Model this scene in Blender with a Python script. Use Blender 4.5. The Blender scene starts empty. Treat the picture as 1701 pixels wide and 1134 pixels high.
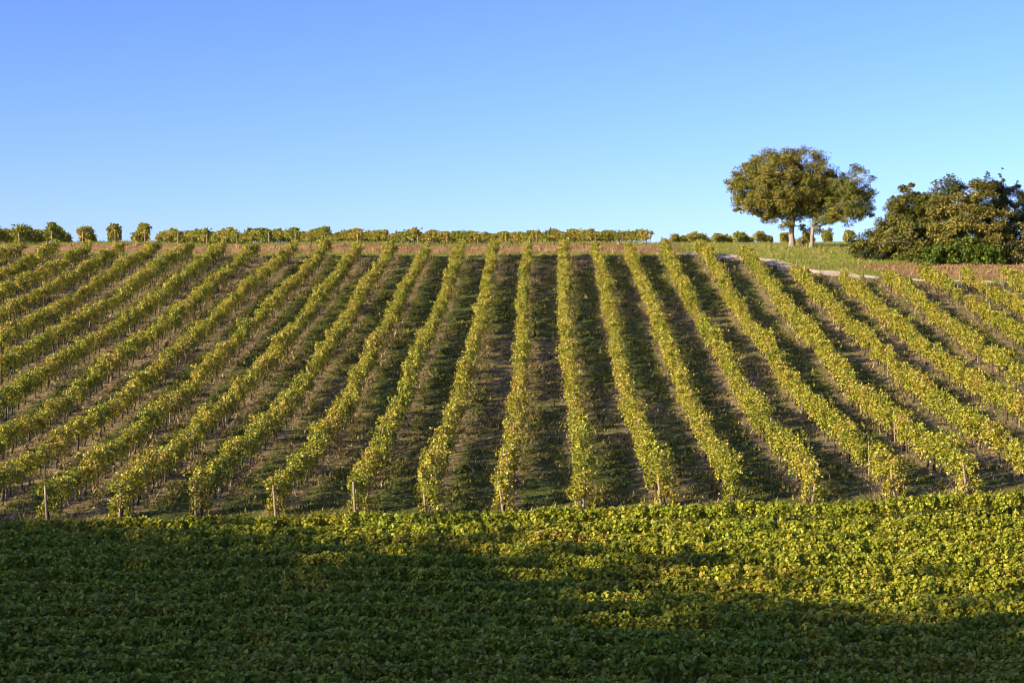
import bpy, math, random
import numpy as np
from mathutils import Vector, noise as mnoise

R = np.random.default_rng(7)
random.seed(7)
C = bpy.context.scene.collection
sc = bpy.context.scene

# ------------------------------------------------------------------ camera
cam_d = bpy.data.cameras.new('camera')
cam = bpy.data.objects.new('camera', cam_d)
C.objects.link(cam)
cam.location = (0, 0, 0)
cam.rotation_euler = (math.radians(90), 0, 0)
cam_d.sensor_width = 36.0
cam_d.lens = 2800 / 1701 * 36.0
cam_d.shift_x = (850.5 - 905) / 1701
cam_d.clip_start, cam_d.clip_end = 0.5, 3000
sc.camera = cam

# ------------------------------------------------------------------ light
SUN_EL, SUN_BACK = math.radians(17.5), math.radians(34)      # low sun, from the left and a little behind the camera
SUN = Vector((-math.cos(SUN_BACK) * math.cos(SUN_EL), -math.sin(SUN_BACK) * math.cos(SUN_EL), math.sin(SUN_EL)))
world = bpy.data.worlds.new('World')
sc.world = world
world.use_nodes = True
wn = world.node_tree
bg = wn.nodes['Background']
sky = wn.nodes.new('ShaderNodeTexSky')
sky.sky_type = 'NISHITA'
sky.sun_disc = False
sky.sun_elevation = SUN_EL
sky.sun_rotation = math.atan2(SUN.x, SUN.y) % (2 * math.pi)
sky.altitude = 100
sky.air_density = 0.8
sky.dust_density = 0.6
sky.ozone_density = 5.8
tint = wn.nodes.new('ShaderNodeMix'); tint.data_type = 'RGBA'; tint.blend_type = 'MULTIPLY'
tint.inputs[0].default_value = 1.0; tint.inputs[7].default_value = (1.28, .89, .99, 1)
gam = wn.nodes.new('ShaderNodeGamma'); gam.inputs['Gamma'].default_value = 1.25
wn.links.new(sky.outputs['Color'], gam.inputs['Color']); wn.links.new(gam.outputs[0], tint.inputs[6]); wn.links.new(tint.outputs[2], bg.inputs['Color'])
bg.inputs['Strength'].default_value = 0.090
sun_d = bpy.data.lights.new('sun', 'SUN')
sun_d.energy = 5.0
sun_d.angle = math.radians(0.5)
sun_d.color = (1.0, 0.80, 0.50)
sun = bpy.data.objects.new('sun', sun_d)
C.objects.link(sun)
sun.location = SUN * 300
sun.rotation_euler = (-SUN).to_track_quat('-Z', 'Y').to_euler()
vs = sc.view_settings
vs.view_transform, vs.look, vs.exposure, vs.gamma = 'Standard', 'None', 1.08, 1.0
sc.cycles.filter_width = 1.0
sc.cycles.max_bounces = 10
sc.cycles.diffuse_bounces = 7
sc.cycles.transmission_bounces = 7
sc.cycles.transparent_max_bounces = 4

# ------------------------------------------------------------------ mesh helpers
def mesh(name, V, F, mat=None, smooth=False):
    """V (n,3); F: one index array (m,k) or a list of them"""
    Fs = F if isinstance(F, list) else [F]
    me = bpy.data.meshes.new(name)
    V = np.asarray(V, np.float32)
    me.vertices.add(len(V)); me.vertices.foreach_set('co', V.ravel())
    idx = np.concatenate([np.asarray(f, np.int32).ravel() for f in Fs])
    cnt = np.concatenate([np.full(len(f), np.asarray(f).shape[1], np.int32) for f in Fs])
    start = np.concatenate([[0], np.cumsum(cnt)[:-1]]).astype(np.int32)
    me.loops.add(len(idx)); me.loops.foreach_set('vertex_index', idx)
    me.polygons.add(len(cnt)); me.polygons.foreach_set('loop_start', start)
    me.polygons.foreach_set('loop_total', cnt)
    if smooth: me.polygons.foreach_set('use_smooth', np.ones(len(cnt), bool))
    me.update(calc_edges=True); me.validate()
    if mat: me.materials.append(mat)
    return me

def ob(name, me, parent=None, loc=(0, 0, 0), rot=(0, 0, 0), scale=(1, 1, 1)):
    o = bpy.data.objects.new(name, me)
    C.objects.link(o)
    o.location = loc; o.rotation_euler = rot; o.scale = scale
    if parent: o.parent = parent
    return o

def tag(o, label=None, cat=None, group=None, kind=None):
    if label: o['label'] = label
    if cat: o['category'] = cat
    if group: o['group'] = group
    if kind: o['kind'] = kind
    return o

def unit(a): return a / np.maximum(np.linalg.norm(a, axis=-1, keepdims=True), 1e-9)

# leaf shapes: x across, y along, z the blade's normal
LEAF_PLAIN = (np.array([[0, -.5, 0], [.42, -.18, .10], [.36, .28, .09], [0, .55, -.06], [-.36, .28, .09], [-.42, -.18, .10]]),
              np.array([[0, 1, 2, 3], [0, 3, 4, 5]]))
_o = [(0, -.30), (.20, -.50), (.46, -.34), (.40, -.10), (.56, .10), (.32, .18), (.26, .40), (0, .60)]
_v = [(0, 0, -.03)] + [(x, y, .16 * abs(x) + .05 * (i % 2) - .10 * max(y, 0)) for i, (x, y) in enumerate(_o)] \
   + [(-x, y, .16 * abs(x) + .05 * (i % 2) - .10 * max(y, 0)) for i, (x, y) in reversed(list(enumerate(_o[1:-1], 1)))]
LEAF_VINE = (np.array(_v), np.array([[0, i, i % (len(_v) - 1) + 1] for i in range(1, len(_v))]))
LEAF_LONG = (np.array([[0, -.5, 0], [.20, -.1, .05], [.16, .25, .03], [0, .55, -.08], [-.16, .25, .03], [-.20, -.1, .05]]),
             np.array([[0, 1, 2, 3], [0, 3, 4, 5]]))

def leaves(P, N, S, shape=LEAF_PLAIN, rng=R):
    T, F = shape
    n = len(P)
    N = unit(N)
    t = unit(np.cross(N, rng.normal(size=(n, 3))))
    b = np.cross(N, t)
    S = np.broadcast_to(np.asarray(S, float), (n,))
    V = P[:, None] + S[:, None, None] * (T[None, :, 0:1] * t[:, None] + T[None, :, 1:2] * b[:, None] + T[None, :, 2:3] * N[:, None])
    idx = (F[None] + (np.arange(n) * len(T))[:, None, None]).reshape(-1, F.shape[1])
    return V.reshape(-1, 3), idx

class Tubes:
    def __init__(s): s.V, s.Q, s.n = [], [], 0
    def add(s, pts, rad, sides=6, cap=True):
        pts = np.asarray(pts, float); k = len(pts)
        rad = np.broadcast_to(np.asarray(rad, float), (k,))
        d = unit(np.gradient(pts, axis=0))
        ref = np.array([1., 0, 0]) if abs(d[0, 0]) < .8 else np.array([0, 1., 0])
        u = unit(np.cross(d, ref)); v = np.cross(d, u)
        a = np.arange(sides) * 2 * np.pi / sides
        ring = pts[:, None] + rad[:, None, None] * (np.cos(a)[None, :, None] * u[:, None] + np.sin(a)[None, :, None] * v[:, None])
        s.V.append(ring.reshape(-1, 3))
        for i in range(k - 1):
            for j in range(sides):
                j2 = (j + 1) % sides
                s.Q.append((s.n + i * sides + j, s.n + i * sides + j2, s.n + (i + 1) * sides + j2, s.n + (i + 1) * sides + j))
        s.n += k * sides
        if cap:
            s.V.append(pts[-1:] + d[-1:] * rad[-1] * .3)
            e = s.n; s.n += 1
            for j in range(sides):
                s.Q.append((e - sides + j, e - sides + (j + 1) % sides, e, e))
    def build(s, name, mat, smooth=True):
        q = np.array(s.Q); tri = q[:, 2] == q[:, 3]
        F = [f for f in (q[~tri], q[tri][:, :3]) if len(f)]
        return mesh(name, np.concatenate(s.V), F, mat, smooth)

# ------------------------------------------------------------------ material helpers
def new_mat(name):
    m = bpy.data.materials.new(name); m.use_nodes = True
    nt = m.node_tree; nt.nodes.clear()
    out = nt.nodes.new('ShaderNodeOutputMaterial')
    return m, nt, out

def nd(nt, typ, **kw):
    n = nt.nodes.new(typ)
    for k, v in kw.items():
        if k.startswith('i_'):
            key = k[2:]
            n.inputs[int(key) if key.isdigit() else key.replace('_', ' ')].default_value = v
        else: setattr(n, k, v)
    return n

def ramp(nt, fac, stops):
    r = nd(nt, 'ShaderNodeValToRGB')
    e = r.color_ramp.elements
    while len(e) < len(stops): e.new(0.5)
    for el, (p, c) in zip(e, stops): el.position = p; el.color = (*c, 1)
    nt.links.new(fac, r.inputs['Fac'])
    return r.outputs['Color']

def math_(nt, op, a, b=None, c=None, clamp=False):
    n = nd(nt, 'ShaderNodeMath', operation=op, use_clamp=clamp)
    for i, x in enumerate((a, b, c)):
        if x is None: continue
        if isinstance(x, (int, float)): n.inputs[i].default_value = x
        else: nt.links.new(x, n.inputs[i])
    return n.outputs[0]

def mixc(nt, fac, a, b, blend='MIX'):
    n = nd(nt, 'ShaderNodeMix', data_type='RGBA', blend_type=blend)
    for s, x in ((0, fac), (6, a), (7, b)):
        if isinstance(x, (int, float)): n.inputs[s].default_value = x
        elif isinstance(x, tuple): n.inputs[s].default_value = (*x, 1)
        else: nt.links.new(x, n.inputs[s])
    return n.outputs[2]

def noise(nt, vec, scale, detail=3, rough=.55):
    n = nd(nt, 'ShaderNodeTexNoise', i_Scale=scale, i_Detail=detail, i_Roughness=rough)
    nt.links.new(vec, n.inputs['Vector'])
    return n.outputs['Fac']

def pos(nt): return nd(nt, 'ShaderNodeNewGeometry').outputs['Position']

def leaf_mat(name, stops, w_leaf=.55, w_obj=.35, w_pos=.5, scale=.25, trans=.3, rough=.5, spec=.35, bias=0.0):
    m, nt, out = new_mat(name)
    g = nd(nt, 'ShaderNodeNewGeometry')
    oi = nd(nt, 'ShaderNodeObjectInfo')
    n = noise(nt, g.outputs['Position'], scale, 3)
    # leaf by leaf, plant by plant, and in drifts across the field
    wsum = math_(nt, 'MULTIPLY_ADD', math_(nt, 'SUBTRACT', g.outputs['Random Per Island'], .5), w_leaf, .5 + bias)
    wsum = math_(nt, 'MULTIPLY_ADD', math_(nt, 'SUBTRACT', oi.outputs['Random'], .5), w_obj, wsum)
    wsum = math_(nt, 'MULTIPLY_ADD', math_(nt, 'SUBTRACT', n, .5), w_pos * 2, wsum, clamp=True)
    col = ramp(nt, wsum, stops)
    r2 = math_(nt, 'FRACT', math_(nt, 'MULTIPLY', g.outputs['Random Per Island'], 37.7))
    hsv = nd(nt, 'ShaderNodeHueSaturation')
    nt.links.new(col, hsv.inputs['Color'])
    nt.links.new(math_(nt, 'MULTIPLY_ADD', r2, .9, .5), hsv.inputs['Value'])
    p = nd(nt, 'ShaderNodeBsdfPrincipled', i_Roughness=rough)
    p.inputs['Specular IOR Level'].default_value = spec
    nt.links.new(hsv.outputs['Color'], p.inputs['Base Color'])
    t = nd(nt, 'ShaderNodeBsdfTranslucent')
    nt.links.new(mixc(nt, 1.0, hsv.outputs['Color'], (1.25, 1.2, .55), 'MULTIPLY'), t.inputs['Color'])
    mx = nd(nt, 'ShaderNodeMixShader', i_Fac=trans)
    nt.links.new(p.outputs[0], mx.inputs[1]); nt.links.new(t.outputs[0], mx.inputs[2])
    nt.links.new(mx.outputs[0], out.inputs['Surface'])
    return m

def bark_mat(name, c0, c1, scale=8, bump=.5):
    m, nt, out = new_mat(name)
    tc = nd(nt, 'ShaderNodeTexCoord')
    mp = nd(nt, 'ShaderNodeMapping'); mp.inputs['Scale'].default_value = (1, 1, .3)
    nt.links.new(tc.outputs['Object'], mp.inputs['Vector'])
    n = noise(nt, mp.outputs[0], scale, 5, .65)
    col = ramp(nt, n, [(.3, c0), (.7, c1)])
    p = nd(nt, 'ShaderNodeBsdfPrincipled', i_Roughness=.9)
    nt.links.new(col, p.inputs['Base Color'])
    b = nd(nt, 'ShaderNodeBump', i_Strength=bump, i_Distance=.03)
    nt.links.new(n, b.inputs['Height']); nt.links.new(b.outputs[0], p.inputs['Normal'])
    nt.links.new(p.outputs[0], out.inputs['Surface'])
    return m

M = {}
M['vine'] = leaf_mat('hillside_vine_leaf', [(0, (.07, .12, .012)), (.22, (.155, .20, .016)), (.48, (.29, .30, .024)), (.70, (.42, .37, .04)), (.86, (.40, .27, .07)), (1, (.27, .14, .06))], w_leaf=.65, w_obj=.22, w_pos=.36, trans=.20, rough=.42, spec=.4, bias=.015)
M['vine_fg'] = leaf_mat('valley_vine_leaf', [(0, (.23, .32, .030)), (.3, (.35, .42, .038)), (.58, (.40, .405, .042)), (.82, (.48, .41, .055)), (.93, (.47, .31, .09)), (1, (.38, .20, .07))], w_leaf=.65, w_obj=.2, w_pos=.3, bias=-.02, spec=.35, rough=.45, trans=.34)
M['vine_far'] = leaf_mat('crest_vine_leaf', [(0, (.08, .12, .018)), (.3, (.17, .205, .028)), (.6, (.29, .28, .04)), (.85, (.42, .31, .07)), (1, (.32, .17, .07))])
M['walnut'] = leaf_mat('walnut_leaf', [(0, (.06, .11, .012)), (.35, (.14, .17, .02)), (.65, (.22, .205, .03)), (.88, (.30, .22, .04)), (1, (.22, .12, .04))], scale=.35, w_obj=.15, trans=.22)
M['bush'] = leaf_mat('thicket_leaf', [(0, (.035, .06, .010)), (.35, (.095, .12, .018)), (.68, (.19, .18, .028)), (.92, (.33, .27, .05)), (1, (.24, .14, .04))], scale=.5, w_obj=.3, trans=.2)
M['ivy'] = leaf_mat('bramble_leaf', [(0, (.04, .08, .008)), (.5, (.10, .16, .014)), (1, (.19, .23, .025))], scale=.7, trans=.2)
M['dark_bush'] = leaf_mat('evergreen_leaf', [(0, (.010, .018, .008)), (.6, (.03, .045, .015)), (1, (.07, .075, .02))], scale=.5, trans=.12)
M['trunk'] = bark_mat('vine_bark', (.03, .022, .018), (.10, .075, .055), 22)
M['post'] = bark_mat('weathered_post', (.17, .125, .085), (.37, .29, .20), 14, .3)
M['bark'] = bark_mat('pale_bark', (.12, .10, .08), (.36, .31, .26), 6, 1.0)
M['twig'] = bark_mat('grey_twig', (.16, .13, .10), (.34, .29, .24), 9, .3)

# ------------------------------------------------------------------ terrain height
_yg = np.arange(-120, 900, .25)
def _curve(pts, sig):
    y, z = zip(*pts)
    a = np.interp(_yg, y, z)
    k = np.exp(-.5 * (np.arange(-40, 41) * .25 / sig) ** 2); k /= k.sum()
    return np.convolve(np.pad(a, 40, 'edge'), k, 'valid')
_C1 = _curve([(-120, 6), (-40, .5), (0, -1.75), (5, -2.9), (20, -6.7), (33, -7.68), (45.5, -7.86), (51.5, -7.56), (57.5, -7.2), (59, -6.98), (60, -6.7),
              (61, -6.22), (62.2, -6.08), (70.6, -5.34), (84.3, -3.75), (89.6, -2.7), (111.2, 1.22), (126, 4.15), (140.8, 7.1), (143.4, 7.4),
              (146.6, 8.42), (149, 8.62), (170, 9.6), (220, 12.1), (260, 13.2), (400, 12), (900, -10)], .7)
_R1 = _curve([(-120, 0), (104, .8), (110, 2.0), (118, 3.6), (122, 4.3), (128, 5.5), (138, 7.0), (150, 8.3), (160, 9.1), (170, 9.75), (178, 10.2), (220, 12.2),
              (260, 13.3), (400, 12), (900, -10)], 1.5)
def smooth(a, b, x):
    t = np.clip((x - a) / (b - a), 0, 1); return t * t * (3 - 2 * t)
def ground_z(x, y):
    x = np.asarray(x, float); y = np.asarray(y, float)
    zc = np.interp(y, _yg, _C1)
    xp = np.clip(x, 0, 26); xn = np.clip(x, -24, 0)
    z = zc + np.where(x > 0, .02 * xp + .0013 * xp ** 2, 0) * (1 - smooth(118, 146, y)) * smooth(55.5, 61.5, y)
    z = z + .018 * xn * (1 - smooth(61, 88, y)) * smooth(50, 60, y)
    w = smooth(8, 17, x) * smooth(110, 124, y)
    zr = np.interp(y, _yg, _R1)
    z = z * (1 - w) + zr * w
    z = z + np.clip(x - 12, 0, 30) * .022 * smooth(160, 205, y)
    z = z + .12 * np.sin(x * .31 + .7) * np.sin(y * .17 + 1.3) * smooth(63, 80, y)
    return z
def gz(x, y): return float(ground_z(x, y))

S = 2.8                                            # row spacing on the slope
U0, F0 = 905.0, 2800.0
def in_view(x, y, margin=3.0):
    return (x > (-U0) * y / F0 - margin) & (x < (1701 - U0) * y / F0 + margin)

# ---- the row tops on the slope: where each ends under the bank or the track
def row_end(k):
    if k <= 4: return 140.8
    return {5: 139.5, 6: 131.5, 7: 123.4, 8: 119.4}.get(k, 118.2)
def track_y(x):                                    # centre line of the pale farm track
    return np.interp(x, [9, 13, 15.5, 18, 22, 27, 33, 60], [144.5, 141, 137, 130.5, 125.5, 122.6, 121.8, 121])

# ------------------------------------------------------------------ ground sheet
def field_masks(x, y):
    """where the soil is: r=vine slope, g=meadow grass, b=dry bracken bank"""
    slope = smooth(60.2, 61.2, y) * (1 - smooth(140.6, 141.6, y)) * (1 - smooth(-2.5, .5, y - track_y(x)) * (x > 12))
    bank = smooth(143.0, 143.8, y) * (1 - smooth(146.2, 147.2, y)) * (1 - smooth(9, 14, x))
    bank = np.maximum(bank, (x > 17) * smooth(.6, 1.8, y - track_y(x)) * (1 - smooth(-2.0, 1.5, y - (132.3 - .05 * (x - 25)))) * smooth(22.5, 28, x + (y - 128) * .4))
    meadow = np.clip(1 - slope - bank, 0, 1) * smooth(60, 141, y)
    meadow = np.where(y > 139, np.clip(1 - slope - bank, 0, 1), meadow)
    return slope, meadow, bank

def axis(*segs):
    out = []
    for a, b, st in segs: out.append(np.arange(a, b, st))
    return np.concatenate(out)
gx = axis((-420, -60, 20), (-60, -47, 2), (-47, 45, .45), (45, 60, 3), (60, 421, 20))
gy = axis((-110, 30, 4), (30, 58, 1), (58, 64, .3), (64, 140, .5), (140, 150, .3), (150, 182, .8), (182, 262, 5), (262, 881, 25))
X, Y = np.meshgrid(gx, gy)
Z = ground_z(X, Y)
jit = np.array([mnoise.fractal(Vector((x * 1.1, y * 1.1, 3.0)), .9, 2.1, 3) for x, y in zip(X.ravel(), Y.ravel())]).reshape(X.shape)
sl_, me_, ba_ = field_masks(X, Y)
Z = Z + jit * (.035 * sl_ + .03 * me_ + .11 * ba_ + .02)
nx, ny = len(gx), len(gy)
I = np.arange(nx * ny).reshape(ny, nx)
Fq = np.stack([I[:-1, :-1], I[:-1, 1:], I[1:, 1:], I[1:, :-1]], -1).reshape(-1, 4)

def soil_nodes(nt):
    """shared colouring of soil and weeds on the slope: returns (bare strip 0..1, grass 0..1)"""
    P = pos(nt)
    xyz = nd(nt, 'ShaderNodeSeparateXYZ'); nt.links.new(P, xyz.inputs[0])
    px = xyz.outputs[0]
    # distance to the nearest row line
    wob = math_(nt, 'MULTIPLY', math_(nt, 'SUBTRACT', noise(nt, P, .55, 3), .5), 1.1)
    a = math_(nt, 'ADD', math_(nt, 'ADD', px, wob), 1.4 + S / 2)
    dist = math_(nt, 'ABSOLUTE', math_(nt, 'SUBTRACT', math_(nt, 'FLOORED_MODULO', a, S), S / 2))
    strip = math_(nt, 'SUBTRACT', 1.0, math_(nt, 'DIVIDE', math_(nt, 'SUBTRACT', dist, .30), .35, clamp=True), clamp=True)
    mp = nd(nt, 'ShaderNodeMapping'); mp.inputs['Scale'].default_value = (1, .35, 1)
    nt.links.new(P, mp.inputs[0])
    big = noise(nt, mp.outputs[0], .16, 2)
    mid = noise(nt, P, 1.6, 4, .65)
    g = math_(nt, 'ADD', math_(nt, 'MULTIPLY', big, 1.0), math_(nt, 'MULTIPLY', mid, 1.0))
    g = math_(nt, 'DIVIDE', math_(nt, 'SUBTRACT', g, .73), .30, clamp=True)
    g = math_(nt, 'MULTIPLY', g, math_(nt, 'SUBTRACT', 1.0, math_(nt, 'MULTIPLY', strip, .65)))
    return P, strip, g, mid

m, nt, out = new_mat('vineyard_soil')
P, strip, g, mid = soil_nodes(nt)
att = nd(nt, 'ShaderNodeAttribute', attribute_name='zone')
zs = nd(nt, 'ShaderNodeSeparateColor'); nt.links.new(att.outputs['Color'], zs.inputs[0])
fine = noise(nt, P, 9, 5, .7)
dirt = ramp(nt, fine, [(.25, (.125, .09, .042)), (.5, (.26, .19, .09)), (.75, (.46, .36, .19))])
straw = ramp(nt, fine, [(.25, (.20, .14, .075)), (.55, (.36, .27, .15)), (.8, (.50, .40, .24))])
green = ramp(nt, fine, [(.25, (.045, .065, .015)), (.55, (.10, .125, .028)), (.8, (.20, .19, .05))])
c = mixc(nt, math_(nt, 'MULTIPLY', strip, .75), dirt, straw)
c = mixc(nt, g, c, green)
mead = ramp(nt, math_(nt, 'MULTIPLY_ADD', mid, .6, math_(nt, 'MULTIPLY', noise(nt, P, .35, 3), .4)), [(.3, (.14, .20, .025)), (.5, (.25, .30, .042)), (.7, (.38, .37, .08))])
bank = ramp(nt, math_(nt, 'MULTIPLY_ADD', fine, .6, math_(nt, 'MULTIPLY', mid, .4)), [(.3, (.13, .08, .032)), (.5, (.31, .20, .085)), (.72, (.48, .36, .18))])
c2 = mixc(nt, zs.outputs[1], mixc(nt, zs.outputs[0], (.09, .075, .045), c), mead)
c2 = mixc(nt, zs.outputs[2], c2, bank)
p = nd(nt, 'ShaderNodeBsdfPrincipled', i_Roughness=1.0); p.inputs['Specular IOR Level'].default_value = .1
nt.links.new(c2, p.inputs['Base Color'])
b = nd(nt, 'ShaderNodeBump', i_Strength=1.0, i_Distance=.10); nt.links.new(noise(nt, P, 6, 5, .7), b.inputs['Height'])
nt.links.new(b.outputs[0], p.inputs['Normal']); nt.links.new(p.outputs[0], out.inputs['Surface'])
M['soil'] = m
gme = mesh('ground', np.stack([X, Y, Z], -1).reshape(-1, 3), Fq, M['soil'], True)
ca = gme.color_attributes.new('zone', 'FLOAT_COLOR', 'POINT')
ca.data.foreach_set('color', np.stack([sl_, me_, ba_, np.ones_like(sl_)], -1).astype(np.float32).ravel())
tag(ob('ground', gme), kind='structure')

# pale farm track along the top right of the slope
tx = np.arange(9.5, 46, .35)
ty = track_y(tx); ty = np.convolve(np.pad(ty, 6, 'edge'), np.ones(13) / 13, 'valid')
wid = np.interp(tx, [9.5, 12, 16, 20, 24, 30, 46], [.2, .7, 1.6, 1.3, .65, .28, .16])
tv, tf = [], []
tang = unit(np.stack([np.gradient(tx), np.gradient(ty)], -1)); nrm = np.stack([-tang[:, 1], tang[:, 0]], -1)
cols = np.linspace(-1, 1, 9)
for i in range(len(tx)):
    jl, jr = (1 + .75 * mnoise.noise(Vector((tx[i] * .9, s_, 1.7))) + R.uniform(-.25, .2) for s_ in (2.0, 9.0))
    for cc in cols:
        w = wid[i] * cc * (jl if cc < 0 else jr)
        q = np.array([tx[i], ty[i]]) + nrm[i] * w
        tv.append((q[0], q[1], gz(*q) + .085 - .06 * smooth(23, 26, q[0]) + .15 * mnoise.noise(Vector((q[0] * .8, q[1] * .8, 4.4))) - .08 * abs(cc) ** 3))
for i in range(len(tx) - 1):
    for j in range(8):
        a = i * 9 + j; tf.append((a, a + 1, a + 10, a + 9))
m, nt, out = new_mat('chalky_track')
P = pos(nt); f1 = noise(nt, P, 3.5, 5, .7)
p = nd(nt, 'ShaderNodeBsdfPrincipled', i_Roughness=1.0)
nt.links.new(ramp(nt, f1, [(.28, (.26, .18, .11)), (.42, (.54, .42, .30)), (.6, (.68, .55, .42))]), p.inputs['Base Color'])
b = nd(nt, 'ShaderNodeBump', i_Strength=.8, i_Distance=.08); nt.links.new(f1, b.inputs['Height']); nt.links.new(b.outputs[0], p.inputs['Normal'])
nt.links.new(p.outputs[0], out.inputs['Surface'])
tag(ob('track', mesh('track', tv, np.array(tf), m, True)), kind='structure')

# ------------------------------------------------------------------ grass, weeds, dry bracken
def grass_mat(name, stops_g, stops_s, soil=True):
    m, nt, out = new_mat(name)
    gi = nd(nt, 'ShaderNodeNewGeometry').outputs['Random Per Island']
    P, strip, g, mid = soil_nodes(nt)
    cg = ramp(nt, gi, stops_g); cs = ramp(nt, gi, stops_s)
    if soil: c = mixc(nt, math_(nt, 'MULTIPLY', math_(nt, 'ADD', g, .12), 1.0, clamp=True), cs, cg)
    else: c = mixc(nt, math_(nt, 'DIVIDE', math_(nt, 'SUBTRACT', noise(nt, P, .5, 3), .42), .2, clamp=True), cg, cs)
    p = nd(nt, 'ShaderNodeBsdfPrincipled', i_Roughness=.7); p.inputs['Specular IOR Level'].default_value = .2
    nt.links.new(c, p.inputs['Base Color'])
    t = nd(nt, 'ShaderNodeBsdfTranslucent'); nt.links.new(c, t.inputs['Color'])
    mx = nd(nt, 'ShaderNodeMixShader', i_Fac=.25)
    nt.links.new(p.outputs[0], mx.inputs[1]); nt.links.new(t.outputs[0], mx.inputs[2]); nt.links.new(mx.outputs[0], out.inputs['Surface'])
    return m
GRN = [(0, (.06, .085, .014)), (.5, (.16, .175, .03)), (.85, (.32, .28, .06)), (1, (.48, .39, .16))]
STR = [(0, (.14, .10, .05)), (.5, (.33, .25, .14)), (1, (.52, .42, .26))]
def tufts(name, P2, hgt, blades, spread, mat, width=.35):
    n = len(P2)
    P2 = np.repeat(P2, blades, 0); h = np.repeat(hgt, blades) * R.uniform(.5, 1.2, n * blades)
    base = P2 + R.normal(size=P2.shape) * spread
    z = ground_z(base[:, 0], base[:, 1])
    a = R.uniform(0, 2 * np.pi, len(base)); lean = R.uniform(.4, 1.6, len(base)) * h
    w = h * width * R.uniform(.6, 1.2, len(base))
    dx, dy = np.cos(a), np.sin(a)
    v0 = np.stack([base[:, 0] - dy * w * .5, base[:, 1] + dx * w * .5, z - .02], -1)
    v1 = np.stack([base[:, 0] + dy * w * .5, base[:, 1] - dx * w * .5, z - .02], -1)
    v2 = np.stack([base[:, 0] + dx * lean, base[:, 1] + dy * lean, z + h], -1)
    V = np.stack([v0, v1, v2], 1).reshape(-1, 3)
    return mesh(name, V, np.arange(len(V)).reshape(-1, 3), mat)
def sample(n, x0, x1, y0, y1):
    q = np.stack([R.uniform(x0, x1, n), R.uniform(y0, y1, n)], -1)
    return q[in_view(q[:, 0], q[:, 1], 1.5)]
def patch(q, s, seed): return np.array([mnoise.fractal(Vector((x * s, y * s * .6, seed)), 1.0, 2.0, 3) for x, y in q])
q = sample(190000, -46, 40, 60.0, 142)
keep = (field_masks(q[:, 0], q[:, 1])[0] > .4)
q = q[keep]
n_ = patch(q, .8, 5.5)
q = q[R.uniform(size=len(q)) < np.clip(.55 + n_ * 1.1, .06, 1)]
tag(ob('weeds', tufts('weeds', q, R.gamma(2.6, .036, len(q)) + .02, 5, .08, grass_mat('slope_weeds', GRN, STR), .5)), 'low weeds and dry grass between the vine rows on the slope', 'weeds', kind='stuff')
q = sample(95000, -52, 44, 124, 180)
q = q[(field_masks(q[:, 0], q[:, 1])[1] > .5)]
MG = [(0, (.13, .19, .022)), (.6, (.27, .33, .042)), (1, (.38, .37, .09))]; MS = [(0, (.22, .19, .05)), (.5, (.36, .32, .10)), (1, (.46, .38, .18))]
gm = grass_mat('meadow_blades', MG, MS, False)
tag(ob('meadow_grass', tufts('meadow_grass', q, R.gamma(4, .03, len(q)) + .03, 4, .10, gm, .3)), 'short sunlit grass of the meadow along the hilltop', 'grass', kind='stuff')
q = sample(60000, -50, 44, 121, 147.2)
q = q[(field_masks(q[:, 0], q[:, 1])[2] > .5)]
bm_ = grass_mat('dry_bracken_blades', [(0, (.15, .10, .04)), (.5, (.40, .27, .12)), (1, (.60, .48, .26))], [(0, (.12, .07, .028)), (.5, (.30, .18, .075)), (1, (.48, .33, .16))], False)
q = q[R.uniform(size=len(q)) < .55]
tag(ob('dry_bracken', tufts('dry_bracken', q, R.gamma(2, .06, len(q)) + .03, 4, .16, bm_, .3)), 'reddish brown dead bracken on the bank below the crest vines and the thicket', 'bracken', kind='stuff')
q = sample(16000, -26, 24, 58.6, 61.3)
tag(ob('verge_grass', tufts('verge_grass', q, R.gamma(3, .03, len(q)) + .03, 4, .08, grass_mat('verge_blades', GRN, MG, False), .4)), 'rough grass verge at the foot of the slope', 'grass', kind='stuff')

q = sample(5200, -46, 38, 60.4, 141)
q = q[(field_masks(q[:, 0], q[:, 1])[0] > .4)]
n_ = patch(q, .35, 8.5)
q = q[R.uniform(size=len(q)) < np.clip(.35 + n_ * 1.6, .02, 1)]
q = np.repeat(q, 16, 0); cs = np.repeat(R.uniform(.08, .24, len(q) // 16), 16)
P3 = np.stack([q[:, 0] + R.normal(size=len(q)) * cs, q[:, 1] + R.normal(size=len(q)) * cs, np.zeros(len(q))], -1)
P3[:, 2] = ground_z(P3[:, 0], P3[:, 1]) + R.uniform(.02, 1, len(q)) * cs * .8
V, F = leaves(P3, R.normal(size=P3.shape) * .6 + np.array([0, 0, .7]), R.uniform(.05, .11, len(q)))
M['weed'] = leaf_mat('broad_weed_leaf', [(0, (.04, .085, .015)), (.6, (.10, .16, .03)), (1, (.18, .21, .05))], trans=.2)
tag(ob('broadleaf_weeds', mesh('broadleaf_weeds', V, F, M['weed'])), 'scattered leafy green weeds in the alleys between the slope rows', 'weeds', kind='stuff')

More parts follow.
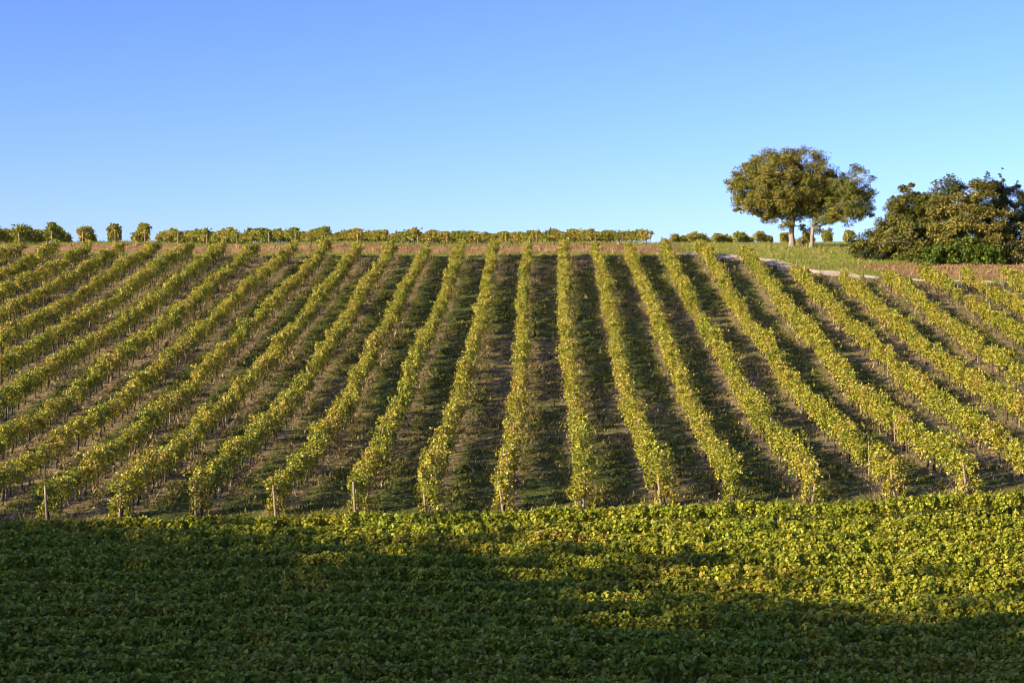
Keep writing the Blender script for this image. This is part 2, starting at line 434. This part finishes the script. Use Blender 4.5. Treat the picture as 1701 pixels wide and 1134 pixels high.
# ------------------------------------------------------------------ grapevines
def vine_mesh(name, mat, rng, n=840, zlo=.50, zhi=1.5, hw=.33, hl=.62, size=.076, shape=LEAF_PLAIN, shoots=9, lobes=9, droop=.07, fill=.05, even=False):
    Ps, Ns = [], []
    for i in range(lobes):
        r = rng.uniform(.15, .22) if even else rng.uniform(.17, .30)
        c = np.array([rng.normal(0, .10 if even else .12), (i + .5) / lobes * 2 * hl - hl + rng.normal(0, .08), rng.uniform(zlo + r * .7, zhi - r * .8) if not even else zhi - r + rng.normal(0, .03)])
        k = n // lobes
        d = unit(rng.normal(size=(k, 3)))
        rr = r * rng.uniform(.45, 1.05, (k, 1)) ** .6
        if even: c[0] = rng.normal(0, .09)
        p = c + d * rr * np.array([hw / .36, 1, 1.05])
        Ps.append(p); Ns.append(d * .6 + np.array([0, 0, .8 if even else .25]) + rng.normal(size=d.shape) * .6)
    # inner filling, so that the canopy closes along the row
    k = int(n * fill)
    p = np.stack([rng.normal(0, hw * (.3 if even else .55), k), rng.uniform(-hl, hl, k), rng.uniform(zlo, zhi - .12, k)], -1)
    Ps.append(p); Ns.append(rng.normal(size=p.shape) + np.array([0, 0, .3]))
    for i in range(shoots):
        s0 = np.array([rng.normal(0, hw * .5), rng.uniform(-hl, hl), rng.uniform(zhi - .35, zhi - .1)])
        d = unit(np.array([rng.normal(0, .55), rng.normal(0, .5), rng.uniform(.2, 1.1)]))
        L = rng.uniform(.2, .48); k = 9
        t = np.linspace(.15, 1, k)[:, None]
        p = s0 + d * L * t + np.array([0, 0, -.22]) * t ** 2 + rng.normal(size=(k, 3)) * .035
        Ps.append(p); Ns.append(rng.normal(size=p.shape) * .7 + np.array([0, 0, .6]))
    k = 0 if even else int(n * droop)                              # hanging skirts
    sd = rng.choice([-1, 1], k)
    p = np.stack([sd * rng.uniform(.5, 1.0, k) * hw, rng.uniform(-hl, hl, k), rng.uniform(zlo - .12, zlo + .35, k)], -1)
    Ps.append(p); Ns.append(np.stack([sd * 1.0, rng.normal(0, .5, k), rng.uniform(-.1, .6, k)], -1))
    P = np.concatenate(Ps); N = np.concatenate(Ns)
    V, F = leaves(P, N, size * rng.uniform(.65, 1.3, len(P)), shape, rng)
    return mesh(name, V, F, mat)

def vine_trunk(rng, h=.62):
    t = Tubes()
    z = np.linspace(-.06, h, 6)
    a, w = rng.uniform(0, 6.28), rng.uniform(.02, .06)
    px = np.cumsum(rng.normal(0, .018, 6)) + rng.normal(0, .05) * z; py = np.cumsum(rng.normal(0, .03, 6)) + rng.normal(0, .12) * z
    t.add(np.stack([px, py, z], -1), np.array([.07, .054, .046, .05, .042, .05]) * rng.uniform(.8, 1.25), 6)
    for s in (-1, 1):
        L = rng.uniform(.3, .5)
        q = np.array([[px[-1], py[-1], h - .03], [px[-1] + rng.normal(0, .03), py[-1] + s * L * .5, h + rng.uniform(.05, .14)], [px[-1] + rng.normal(0, .04), py[-1] + s * L, h + rng.uniform(.05, .2)]])
        t.add(q, [.026, .018, .011], 5)
    return t.build('trunk', M['trunk'])

def post_mesh(h, r, rng, lean=.03):
    t = Tubes()
    z = np.linspace(-.15, h, 5)
    k = rng.normal(0, lean, 2)
    t.add(np.stack([k[0] * z + rng.normal(0, .004, 5), k[1] * z, z], -1), r * np.linspace(1.1, .9, 5), 8)
    return t.build('post', M['post'])

rv = np.random.default_rng(21)
VH = [vine_mesh('grapevine', M['vine'], rv) for _ in range(12)]
VE = [vine_mesh('grapevine', M['vine'], rv, n=820, zlo=.16, zhi=1.46, hw=.36, hl=.5, size=.08, lobes=11, droop=.22, fill=.05) for _ in range(4)]
VF = [vine_mesh('grapevine', M['vine_fg'], rv, n=1080, zlo=.12, zhi=1.12, hw=.27, hl=.60, size=.086, shape=LEAF_VINE, shoots=5, lobes=10, fill=.2, even=True) for _ in range(10)]
VC = [vine_mesh('grapevine', M['vine_far'], rv, n=700, zlo=.45, zhi=1.5, hw=.38, hl=.78, size=.12, shoots=10, lobes=7) for _ in range(8)]
TR = [vine_trunk(rv) for _ in range(8)]
PO = [post_mesh(1.36, .032, rv) for _ in range(5)]
PE = [post_mesh(1.28, .045, rv, .07) for _ in range(5)]
PR = [post_mesh(1.08, .04, rv, .03) for _ in range(4)]

def ordinal(n): return ['', 'first', 'second', 'third', 'fourth', 'fifth', 'sixth', 'seventh', 'eighth', 'ninth', 'tenth', 'eleventh', 'twelfth', 'thirteenth',
                        'fourteenth', 'fifteenth', 'sixteenth', 'seventeenth', 'eighteenth', 'nineteenth', 'twentieth', 'twenty-first', 'twenty-second', 'twenty-third'][n]

def vine_row(pts, meshes, label, group, ang, post_gap=5, trunks=True, end_posts=(True, True), zs=1.0, ws=1.0, gap=.0, posts=PO, ends=PE, cull=3.5, name='vine_row', end_off=.32, rough=.26):
    """pts: (n,2) plant positions along the row; a thing with one grapevine part per plant and its posts"""
    pts = [q for q in pts if in_view(q[0], q[1], cull)]
    if not pts: return None
    x0, y0 = pts[0]; z0 = gz(x0, y0)
    root = bpy.data.objects.new(name, None); C.objects.link(root)
    root.location = (x0, y0, z0); root.empty_display_size = .3
    tag(root, label, 'vine row', group)  # a whole trellised row of grapevines kept as one thing, no planted hedge
    rr = random.Random(int(abs(x0 * 131 + y0 * 17)))
    drift = rr.uniform(0, 100)
    for i, (x, y) in enumerate(pts):
        z = gz(x, y)
        dx, dy = rr.gauss(0, .07), rr.gauss(0, .08)
        vig = 1 + rough * mnoise.noise(Vector((x * .5, y * .22, drift)))
        if i not in (0, len(pts) - 1) and rr.random() < gap: continue
        k = rr.choice((0, math.pi)) + rr.gauss(0, .10)
        v = ob('grapevine', rr.choice(VE if meshes is VH and i == 0 else meshes), root, (x - x0 + dx, y - y0 + dy, z - z0), (0, 0, ang + k),
               (ws * rr.uniform(.85, 1.15) * vig, rr.uniform(.95, 1.12), zs * (rr.uniform(.9, 1.08) if rough > .1 else rr.uniform(.96, 1.05)) * vig))
        if i == 0 and end_posts[0] and trunks and zs == 1.0: v.scale = (1.08, 1.0, 1.03)
        if trunks:
            ob('trunk', rr.choice(TR), v, (0, 0, 0), (0, 0, rr.choice((0, math.pi))))
    for i, (x, y) in enumerate(pts):
        e = i == 0 and end_posts[0] or i == len(pts) - 1 and end_posts[1]
        if e or (post_gap and i % post_gap == post_gap // 2):
            off = -end_off if i == 0 else (end_off if i == len(pts) - 1 else rr.uniform(.3, .6))
            dx, dy = -math.sin(ang) * off, math.cos(ang) * off
            px, py = x + dx, y + dy
            ob('post', rr.choice(ends if e else posts), root, (px - x0 + rr.gauss(0, .05), py - y0, gz(px, py) - z0), (0, 0, rr.uniform(0, 6)), (1, 1, zs * rr.uniform(.92, 1.06)))
    return root

# ---- rows up the slope
K0, K1 = -16, 13
G = 'grapevine rows running up the slope'
for k in range(K0, K1 + 1):
    x = -1.4 + S * k
    y0, y1 = 61.2 + (.35 if k == -1 else 0) - (.9 if k == -1 else 0), row_end(k)
    if k == 0: lab = 'left one of the two upright vine rows in the middle of the slope'
    elif k == 1: lab = 'right one of the two upright vine rows in the middle of the slope'
    elif -11 <= k < 0: lab = f'sunlit slope vine row, {ordinal(-k)} to the left of the upright middle pair'
    elif k < -11: lab = f'slope vine row in the upper left corner, {ordinal(k - K0 + 1)} from the picture edge'
    elif k <= 8: lab = f'yellow green slope vine row, {ordinal(k - 1)} to the right of the upright middle pair'
    else: lab = f'slope vine row ending below the brown bank, {ordinal(K1 - k + 1)} from the right edge'
    pts = [(x + .10 * math.sin(y * .09 + k * 1.7), y) for y in np.arange(y0 + .4, y1, 1.15)]
    vine_row(pts, VH, lab, G, 0.0, post_gap=7, gap=.03 if k < 6 else .05)

# ---- low rows across the foreground
TILT = .025
NF = 14
for i in range(NF + 1):
    yc = 58.6 - 2.0 * i
    pts = [(x, yc + TILT * x + .08 * math.sin(x * .5 + i)) for x in np.arange(-30, 29, 1.12)]
    pts = [q for q in pts if in_view(q[0], q[1], 5.5)]
    n = NF - i + 1
    lab = 'farthest back of the low foreground vine rows, touching the verge' if i == 0 else \
          'nearest low foreground vine row, cut by the bottom of the picture' if n == 1 else \
          f'low foreground vine row running across the picture, {ordinal(n)} back from the nearest'
    vine_row(pts, VF, lab, 'low vine rows across the foreground', -math.pi / 2 + math.atan(TILT), post_gap=0, trunks=False, end_posts=(False, False),
               gap=.008, cull=5.5, zs=1.06, ws=.95, rough=.08)

# ---- block of rows on the crest, running away to the left
PX = [-20, 32, 85, 139, 190, 241, 295, 343, 393, 445, 492, 545, 596, 644, 694, 743, 793, 841, 891, 938, 988, 1033, 1080]
d = np.array([(188 - U0) / F0, 1]); d /= np.linalg.norm(d)
for i, u in enumerate(PX):
    ys = 149.0
    p0 = np.array([(u - U0) * ys / F0, ys])
    L = 62 if u < 450 else (30 if u < 900 else 22)
    pts = [tuple(p0 + d * (1.1 + 1.4 * j)) for j in range(int(L / 1.4))]
    n = i
    if i == 0: lab = 'crest vine row cut by the left edge of the picture'
    elif i == 4: lab = 'narrow crest vine row seen exactly end on, its post in the middle'
    elif i == len(PX) - 1: lab = 'crest vine row at the right end of the block, with a bare pale end post'
    elif i < 8: lab = f'rounded crest vine row against the sky, {ordinal(n + 1)} from the left edge'
    elif i < 15: lab = f'crest vine row behind its end post, {ordinal(i - 6)} after the free-standing ones'
    else: lab = f'crest vine row behind its end post, {ordinal(len(PX) - i)} from the right end'
    zs = 1.06 - .27 * smooth(-20, 900, u)
    vine_row(pts, VC, lab, 'grapevine rows on the crest seen from their ends', math.atan2(-d[0], d[1]), post_gap=0, trunks=True, end_posts=(True, False), zs=float(zs), ws=1.05, ends=PR, end_off=.95)

# ---- far rows behind the meadow
d2 = np.array([(1420 - U0) / F0, 1]); d2 /= np.linalg.norm(d2)
for i, u in enumerate([1115, 1143, 1183, 1219, 1255, 1296, 1333, 1368, 1405]):
    ys = 210.0
    p0 = np.array([(u + 4 - U0) * ys / F0, ys])
    pts = [tuple(p0 + d2 * 1.4 * j) for j in range(24)]
    lab = ['small far vine row behind the meadow, leftmost and lowest of the clipped ones', 'long far vine row behind the meadow, just above the top of a slope row', 'far vine row behind the meadow, third from the left',
           'far vine row behind the meadow, fourth from the left', 'far vine row behind the meadow, last one clear of the walnut trunks', 'far vine row half hidden by the thick walnut trunk',
           'far vine row seen between the two tree trunks', 'narrow far vine row just right of the thin tree trunk', 'narrow far vine row with a pale post beside the thicket'][i]
    vine_row(pts, VC, lab, 'far vine rows behind the meadow', math.atan2(-d2[0], d2[1]), post_gap=0, trunks=False, end_posts=(i == 8, False), zs=1.0, ws=1.05, ends=PR, end_off=.8)

# ------------------------------------------------------------------ trees and thicket
def grow(lobes, stems, rng, tip=.016, power=.5, step=.55):
    """branches that reach out from the stems to points scattered through the crown lobes"""
    A, CL = [], []
    for (cx, cy, cz, rx, ry, rz, n) in lobes:
        dd = unit(rng.normal(size=(n, 3))); rr = rng.uniform(.25, 1, (n, 1)) ** .45
        A.append(np.array([cx, cy, cz]) + dd * rr * np.array([rx, ry, rz])); CL.append(np.full(n, min(rx, ry, rz)))
    A = np.concatenate(A)
    nodes, parent, plen = [], [], []
    for st in stems:
        prev = -1
        for q in st:
            nodes.append(np.array(q, float)); parent.append(prev); plen.append(0.0); prev = len(nodes) - 1
    tops = np.array([st[-1] for st in stems])
    order = np.argsort(np.min(np.linalg.norm(A[:, None] - tops[None], axis=2), axis=1))
    tipn = []
    nstem = len(nodes)
    starts = np.array([max(0, int(nstem * .35))])
    for a in A[order]:
        Nn = np.array(nodes); pl = np.array(plen)
        dist = np.linalg.norm(Nn - a, axis=1)
        cost = dist + .30 * pl + np.maximum(0, Nn[:, 2] - a[2]) * .5
        for st_i in range(nstem):
            if Nn[st_i, 2] < tops[:, 2].min() * 1 - 2.2: cost[st_i] += 50
        j = int(np.argmin(cost)); L = dist[j]
        k = max(1, int(L / step)); prev = j
        s0 = Nn[j]
        side = rng.normal(size=3) * L * .07 + np.array([0, 0, L * .08])
        for t in np.linspace(0, 1, k + 1)[1:]:
            q = s0 + (a - s0) * t + side * math.sin(math.pi * t)
            nodes.append(q); parent.append(prev); plen.append(plen[prev] + L / k); prev = len(nodes) - 1
        tipn.append(prev)
    cnt = np.zeros(len(nodes))
    for tnode in tipn:
        j = tnode
        while j >= 0: cnt[j] += 1; j = parent[j]
    rad = tip * np.maximum(cnt, 1) ** power
    return np.array(nodes), parent, rad, A, nstem, np.concatenate(CL)

def tree(name, label, cat, base, lobes, stems, leaf_mats, rng, per=60, clus=.5, size=.17, shape=LEAF_LONG, stem_r=(.3, .2), tip=.014, twig='twig', group=None, bark='bark', branch_name='branches', flat=.65):
    """base: world point; lobes and stems in local coordinates"""
    root = bpy.data.objects.new(name, None); C.objects.link(root); root.location = base
    tag(root, label, cat, group)
    nodes, parent, rad, A, ns, CLr = grow(lobes, stems, rng, tip)
    t = Tubes()
    i0 = 0
    for si, st in enumerate(stems):
        st = np.array(st, float); k = len(st)
        fr = np.linspace(0, 1, k)
        rr = np.interp(fr, [0, .08, 1], [stem_r[0] * 1.35, stem_r[0], stem_r[1]]) * (1 if si == 0 else .48)
        t.add(st, rr, 10)
    ob('trunk', t.build('trunk', M[bark]), root)
    tb = Tubes()
    kids = {}
    for i, p_ in enumerate(parent):
        if p_ >= 0: kids.setdefault(p_, []).append(i)
    done = set(range(ns))
    stack = [(p_, c) for p_ in range(ns) for c in kids.get(p_, []) if c >= ns]
    while stack:
        p_, c = stack.pop()
        chain = [p_, c]
        while True:
            ks = kids.get(chain[-1], [])
            if not ks: break
            ks = sorted(ks, key=lambda q: -rad[q]); chain.append(ks[0])
            for o_ in ks[1:]: stack.append((chain[-2], o_))
        r = rad[chain].copy(); r[0] = min(r[1] * 1.1, rad[chain[0]] if chain[0] >= ns else r[1] * 1.15)
        r = np.minimum(r, stem_r[1] * .8)
        tb.add(nodes[chain], r, 5)
    ob(branch_name, tb.build(branch_name, M[twig]), root)
    # foliage: clusters of leaves round every branch end
    parts = {}
    for ci, a in enumerate(A):
        c0 = min(clus, .75 * CLr[ci]); n = int(per * rng.uniform(.5, 1.4) * (c0 / clus) ** 2) + 4
        c = c0 * rng.uniform(.6, 1.25)
        p = a + unit(rng.normal(size=(n, 3))) * (rng.uniform(0, 1, (n, 1)) ** .45) * c * np.array([1, 1, flat])
        parts.setdefault(ci % len(leaf_mats) if len(leaf_mats) > 1 else 0, []).append(p)
    ctr = A.mean(0)
    for mi, lst in parts.items():
        P = np.concatenate(lst)
        N = unit(P - ctr) * .5 + np.array([0, 0, .5]) + rng.normal(size=P.shape) * .6
        V, F = leaves(P, N, size * rng.uniform(.6, 1.35, len(P)), shape, rng)
        ob('crown', mesh('crown', V, F, M[leaf_mats[mi]]), root)
    return root

def lobe(u, v, D, ru, rv, n, base, dy=0.0, ry=None):
    """crown lobe measured on the photograph, as a size and offset from the tree's base"""
    k = D / F0
    cx, cz = (u - U0) * k, (567 - v) * k
    rx, rz = ru * k, rv * k
    return (cx - base[0], dy, cz - base[2], rx, ry or (rx + rz) / 2, rz, n)

rt = np.random.default_rng(5)
D = 150.0; k = D / F0
bx, by = (1315 - U0) * k, D; B = (bx, by, gz(bx, by) - .05)
lb = [lobe(1300, 308, D, 84, 56, 230, B, 0, 4.0), lobe(1298, 318, D, 92, 40, 90, B, 0, 4.0), lobe(1250, 305, D, 46, 34, 34, B, 0, 2.6), lobe(1288, 278, D, 46, 30, 42, B, .5), lobe(1330, 272, D, 44, 28, 42, B, -.5), lobe(1300, 320, D, 60, 30, 46, B, -1.6),
      lobe(1372, 292, D, 28, 26, 22, B, .8), lobe(1345, 325, D, 50, 30, 34, B, 0), lobe(1275, 352, D, 26, 16, 14, B, .6), lobe(1310, 300, D, 60, 34, 26, B, 2.2), lobe(1222, 318, D, 18, 22, 12, B, 0), lobe(1228, 345, D, 12, 9, 5, B, .5), lobe(1300, 366, D, 24, 13, 10, B, -.6), lobe(1332, 356, D, 30, 20, 16, B, -.8), lobe(1350, 380, D, 20, 11, 8, B, .4), lobe(1385, 312, D, 26, 30, 18, B, .8), lobe(1255, 330, D, 34, 26, 20, B, -1.2), lobe(1370, 335, D, 26, 24, 18, B, 1.0)]
stem = [(0, 0, -.1), (.02, 0, .5), (-.03, 0, 1.3), (.05, .02, 2.1), (.10, 0, 2.8), (.02, .05, 3.5), (-.1, .1, 4.3)]
stem2 = [(.08, 0, 1.9), (-.25, .1, 2.7), (-.75, .2, 3.6)]
stem3 = [(.08, 0, 2.2), (.5, .1, 3.0), (1.1, -.1, 3.8)]
tree('walnut_tree', 'large broad walnut tree with a thick pale trunk on the hilltop meadow', 'tree', B, lb, [stem, stem2, stem3], ['walnut'], rt, per=130, clus=.64, size=.18, stem_r=(.28, .17), tip=.016, group=None)
D = 148.5; k = D / F0
bx, by = (1347 - U0) * k, D; B = (bx, by, gz(bx, by) - .05)
lb = [lobe(1408, 330, D, 42, 44, 90, B, 0, 2.4), lobe(1420, 300, D, 30, 26, 17, B, 0), lobe(1400, 335, D, 44, 26, 26, B, .3), lobe(1372, 358, D, 30, 18, 14, B, -.4), lobe(1432, 345, D, 24, 28, 14, B, .5), lobe(1418, 282, D, 14, 10, 5, B, 0), lobe(1388, 352, D, 30, 24, 18, B, -.8), lobe(1376, 385, D, 18, 8, 6, B, 0), lobe(1440, 318, D, 16, 16, 6, B, 0)]
stem = [(0, 0, -.1), (.08, 0, .6), (.12, 0, 1.2), (.22, .05, 1.9), (.45, .05, 2.6)]
stem2 = [(.2, 0, 1.7), (.9, 0, 2.0), (1.5, .1, 2.3), (2.0, .1, 3.0)]
tree('walnut_tree', 'smaller thin-crowned walnut tree with a slender trunk, right of the broad one', 'tree', B, lb, [stem, stem2], ['walnut'], rt, per=110, clus=.58, size=.18, stem_r=(.19, .12), tip=.014)

# thicket at the right
def bush(name, label, u, v, D, lobes_uv, mats, rng, per=90, clus=.6, size=.2, shape=LEAF_PLAIN, nst=4, tip=.012, **kw):
    k = D / F0
    bx, by = (u - U0) * k, D; B = (bx, by, gz(bx, by) - .05)
    lb = [lobe(a, b_, D, c_, d_, n, B, dy) for (a, b_, c_, d_, n, dy) in lobes_uv]
    lb = [q[:6] + (int(q[6] * 1.7),) for q in lb]; per = per * .75
    st = []
    for j in range(nst):
        lx, ly, lz = lb[j % len(lb)][:3]
        lz = max(lz, 1.2)
        st.append([(rng.normal(0, .25), rng.normal(0, .25), -.1), (lx * .2 + rng.normal(0, .1), ly * .2, lz * .25), (lx * .5 + rng.normal(0, .15), ly * .5, lz * .5), (lx * .8, ly * .8, lz * .75)])
    return tree(name, label, 'shrub', B, lb, st, mats, rng, per=per, clus=clus, size=size, shape=shape, stem_r=(.12, .05), tip=tip, group=None if u < 1400 else 'shrubs of the thicket at the right', bark='twig', **kw)
rb = np.random.default_rng(9)
bush('shrub', 'low dark shrub at the left foot of the thicket, beside the meadow', 1445, 432, 136, [(1440, 402, 26, 20, 20, 0), (1465, 412, 26, 18, 16, -.5), (1430, 414, 18, 16, 12, 0), (1450, 424, 30, 16, 18, -.3), (1480, 405, 24, 26, 18, 0), (1490, 428, 30, 12, 14, -.6)], ['dark_bush', 'bush'], rb, per=130, size=.13, clus=.5)
bush('shrub', 'olive shrub with bare grey branches sticking out left, in the thicket', 1505, 436, 134.5, [(1508, 350, 26, 34, 22, 0), (1495, 388, 30, 26, 22, -.8), (1530, 370, 30, 34, 24, 0), (1512, 318, 14, 14, 8, .3), (1476, 384, 22, 28, 18, -.3), (1492, 352, 18, 26, 16, 0), (1468, 395, 18, 22, 14, 0), (1535, 345, 22, 26, 16, .3), (1545, 395, 30, 26, 20, 0), (1512, 430, 36, 12, 18, -1.0), (1550, 428, 30, 12, 14, -.8), (1520, 412, 34, 18, 18, -.8)], ['bush'], rb, per=190, size=.125, clus=.6)
bush('shrub', 'tall thin-topped shrub showing sky between its twigs, in the thicket', 1570, 436, 138, [(1575, 312, 26, 20, 20, 0), (1592, 330, 26, 26, 18, .5), (1560, 345, 24, 26, 16, 0), (1580, 375, 34, 30, 22, 0)], ['bush'], rb, per=75, clus=.55, size=.13, tip=.013)
bush('shrub', 'broad golden olive shrub at the front of the thicket', 1590, 440, 132.5, [(1565, 372, 34, 26, 26, 0), (1610, 352, 36, 30, 32, 0), (1640, 372, 34, 30, 28, -.3), (1588, 392, 40, 22, 26, -.6), (1632, 322, 22, 22, 16, .3), (1560, 345, 20, 22, 14, .5), (1650, 400, 30, 30, 26, 0)], ['bush'], rb, per=190, size=.125, clus=.6)
bush('bramble', 'bright green bramble covering the foot of the thicket', 1595, 444, 131, [(1560, 422, 28, 16, 16, 0), (1600, 414, 34, 22, 26, 0), (1640, 425, 30, 18, 18, -.2), (1540, 432, 26, 10, 10, -.3), (1612, 435, 34, 9, 12, -.5)], ['ivy'], rb, per=170, clus=.45, size=.14, nst=3)
bush('shrub', 'tall dark evergreen shrub with spiky tips, at the right edge', 1672, 444, 134, [(1640, 302, 4, 20, 10, 0), (1663, 300, 4, 22, 10, 0), (1652, 312, 14, 18, 12, 0), (1690, 322, 5, 22, 8, 0), (1660, 330, 16, 30, 18, 0), (1650, 360, 22, 30, 22, .3), (1655, 415, 30, 24, 26, 0), (1680, 350, 24, 44, 30, 0), (1700, 385, 26, 50, 30, .2), (1665, 395, 28, 40, 26, .3), (1690, 330, 12, 22, 8, 0), (1715, 345, 14, 30, 14, 0), (1672, 415, 40, 26, 40, 0), (1690, 420, 30, 24, 24, .3)], ['dark_bush', 'dark_bush', 'bush'], rb, per=230, clus=.45, size=.13, shape=LEAF_LONG)
bush('shrub', 'shaded shrub behind the evergreen at the right edge', 1712, 446, 131.5, [(1712, 400, 24, 34, 26, 0), (1690, 420, 22, 20, 16, -.5), (1722, 430, 20, 14, 10, 0)], ['dark_bush', 'bush'], rb, per=150, clus=.5, size=.13)
bush('shrub', 'small sprouting shrub against the foot of the thick walnut trunk', 1330, 414, 149.3, [(1332, 402, 8, 11, 8, 0)], ['bush'], rb, per=60, clus=.3, size=.12, nst=2)
# bare dead branches on the left of the thicket
t = Tubes(); D = 132.5; k = D / F0
def W(u, v, dy=0): return ((u - U0) * k, D + dy, (567 - v) * k)
for a, b_ in (((1512, 404), (1455, 406)), ((1500, 404), (1462, 396)), ((1485, 402), (1464, 388)), ((1478, 405), (1452, 412)), ((1530, 380), (1498, 390)), ((1515, 385), (1505, 372))):
    p0, p1 = np.array(W(*a)), np.array(W(*b_, -1.2))
    q = np.array([p0 + (p1 - p0) * s + np.array([0, 0, .18 * math.sin(3 * s)]) + rb.normal(size=3) * .04 for s in np.linspace(0, 1, 6)])
    t.add(q, np.linspace(.035, .010, 6), 5)
sh = [o for o in C.objects if o.name.startswith('shrub') and 'bare grey' in o.get('label', '')][0]
o = ob('dead_branches', t.build('dead_branches', M['twig']), sh); o.location = -sh.location

# stakes standing free at the top right
for i, (u, v0, v1, lab) in enumerate([(1594, 447, 478, 'tall pale stake in front of the bracken bank, left of a small vine'), (1633, 466, 497, 'pale stake standing alone between two vine rows at the upper right'),
                                      (1663, 452, 474, 'thin pale stake on the bank near the right edge'), (1365, 575, 601, 'pale stake at a gap in a vine row below the walnut')]):
    # ground under the stake's foot
    lo, hi = 70.0, 140.0
    for _ in range(50):
        mid = (lo + hi) / 2
        if gz((u - U0) * mid / F0, mid) < (567 - v1) * mid / F0: lo = mid
        else: hi = mid
    D = lo; h = (v1 - v0) * D / F0
    x = (u - U0) * D / F0
    o = ob('stake', post_mesh(h, .04, rb, .03), None, (x, D, gz(x, D)))
    tag(o, lab, 'stake', 'pale stakes at the top right of the slope')

# ------------------------------------------------------------------ wood to the left of the viewer, whose shadow lies over the valley rows
rw = np.random.default_rng(3)
ch, sh_ = math.cos(SUN_BACK), math.sin(SUN_BACK)
P_, N_, T_ = [], [], Tubes()
def crown(w, a, ztop, r, n=800):
    x = a * ch - sh_ * w; y = a * sh_ + ch * w
    zb = gz(x, y)
    h = ztop - zb
    T_.add([(x, y, zb - .2), (x + .2, y, zb + h * .3), (x, y + .2, zb + h * .7)], [.35, .28, .15], 7)
    c = np.array([x, y, ztop - h * .45])
    dd = unit(rw.normal(size=(n, 3))); rr = rw.uniform(.2, 1, (n, 1)) ** .5
    lump = 1 + .18 * np.sin(dd[:, :1] * 5 + w) * np.cos(dd[:, 1:2] * 4 + a)
    P_.append(c + dd * rr * lump * np.array([r, r, h * .45])); N_.append(rw.normal(size=(n, 3)))
# where the shadow's edge falls on the valley rows, from left to right
EDGE = [(-30, 60.8, -6.0), (-18.7, 60.2, -5.9), (-9.3, 57.2, -6.0), (-3.8, 53.6, -6.2), (0, 52, -6.2), (3.3, 49.0, -6.4), (5.4, 45.8, -6.4), (7.4, 44.2, -6.4), (12, 43.4, -6.3), (20, 43.0, -6.2)]
ew = [(-sh_ * x + ch * y, z + (ch * x + sh_ * y + 70) * math.tan(SUN_EL)) for x, y, z in EDGE]
ew.sort()
WT = [(w, float(np.interp(w, [e[0] for e in ew], [e[1] for e in ew])) + max(0, 24 - w) * .05) for w in np.arange(-2, 66, 2.4)]
for w, zt in WT:
    crown(w, -70 + rw.uniform(-1, 1), zt + .4 + rw.uniform(-.15, .15), 3.2)
    crown(w + 2.5, -77 + rw.uniform(-1, 1), zt - 1.6, 4.0)
    crown(w - 1, -83, zt - 2.5, 4.2, 700)
V, F = leaves(np.concatenate(P_), np.concatenate(N_), 1.15, LEAF_PLAIN, rw)
wo = tag(ob('woodland', mesh('woodland', V, F, M['dark_bush'])), 'dark wood standing to the left of the viewer beyond the picture', 'wood', kind='stuff')
ob('trunks', T_.build('trunks', M['twig']), wo)
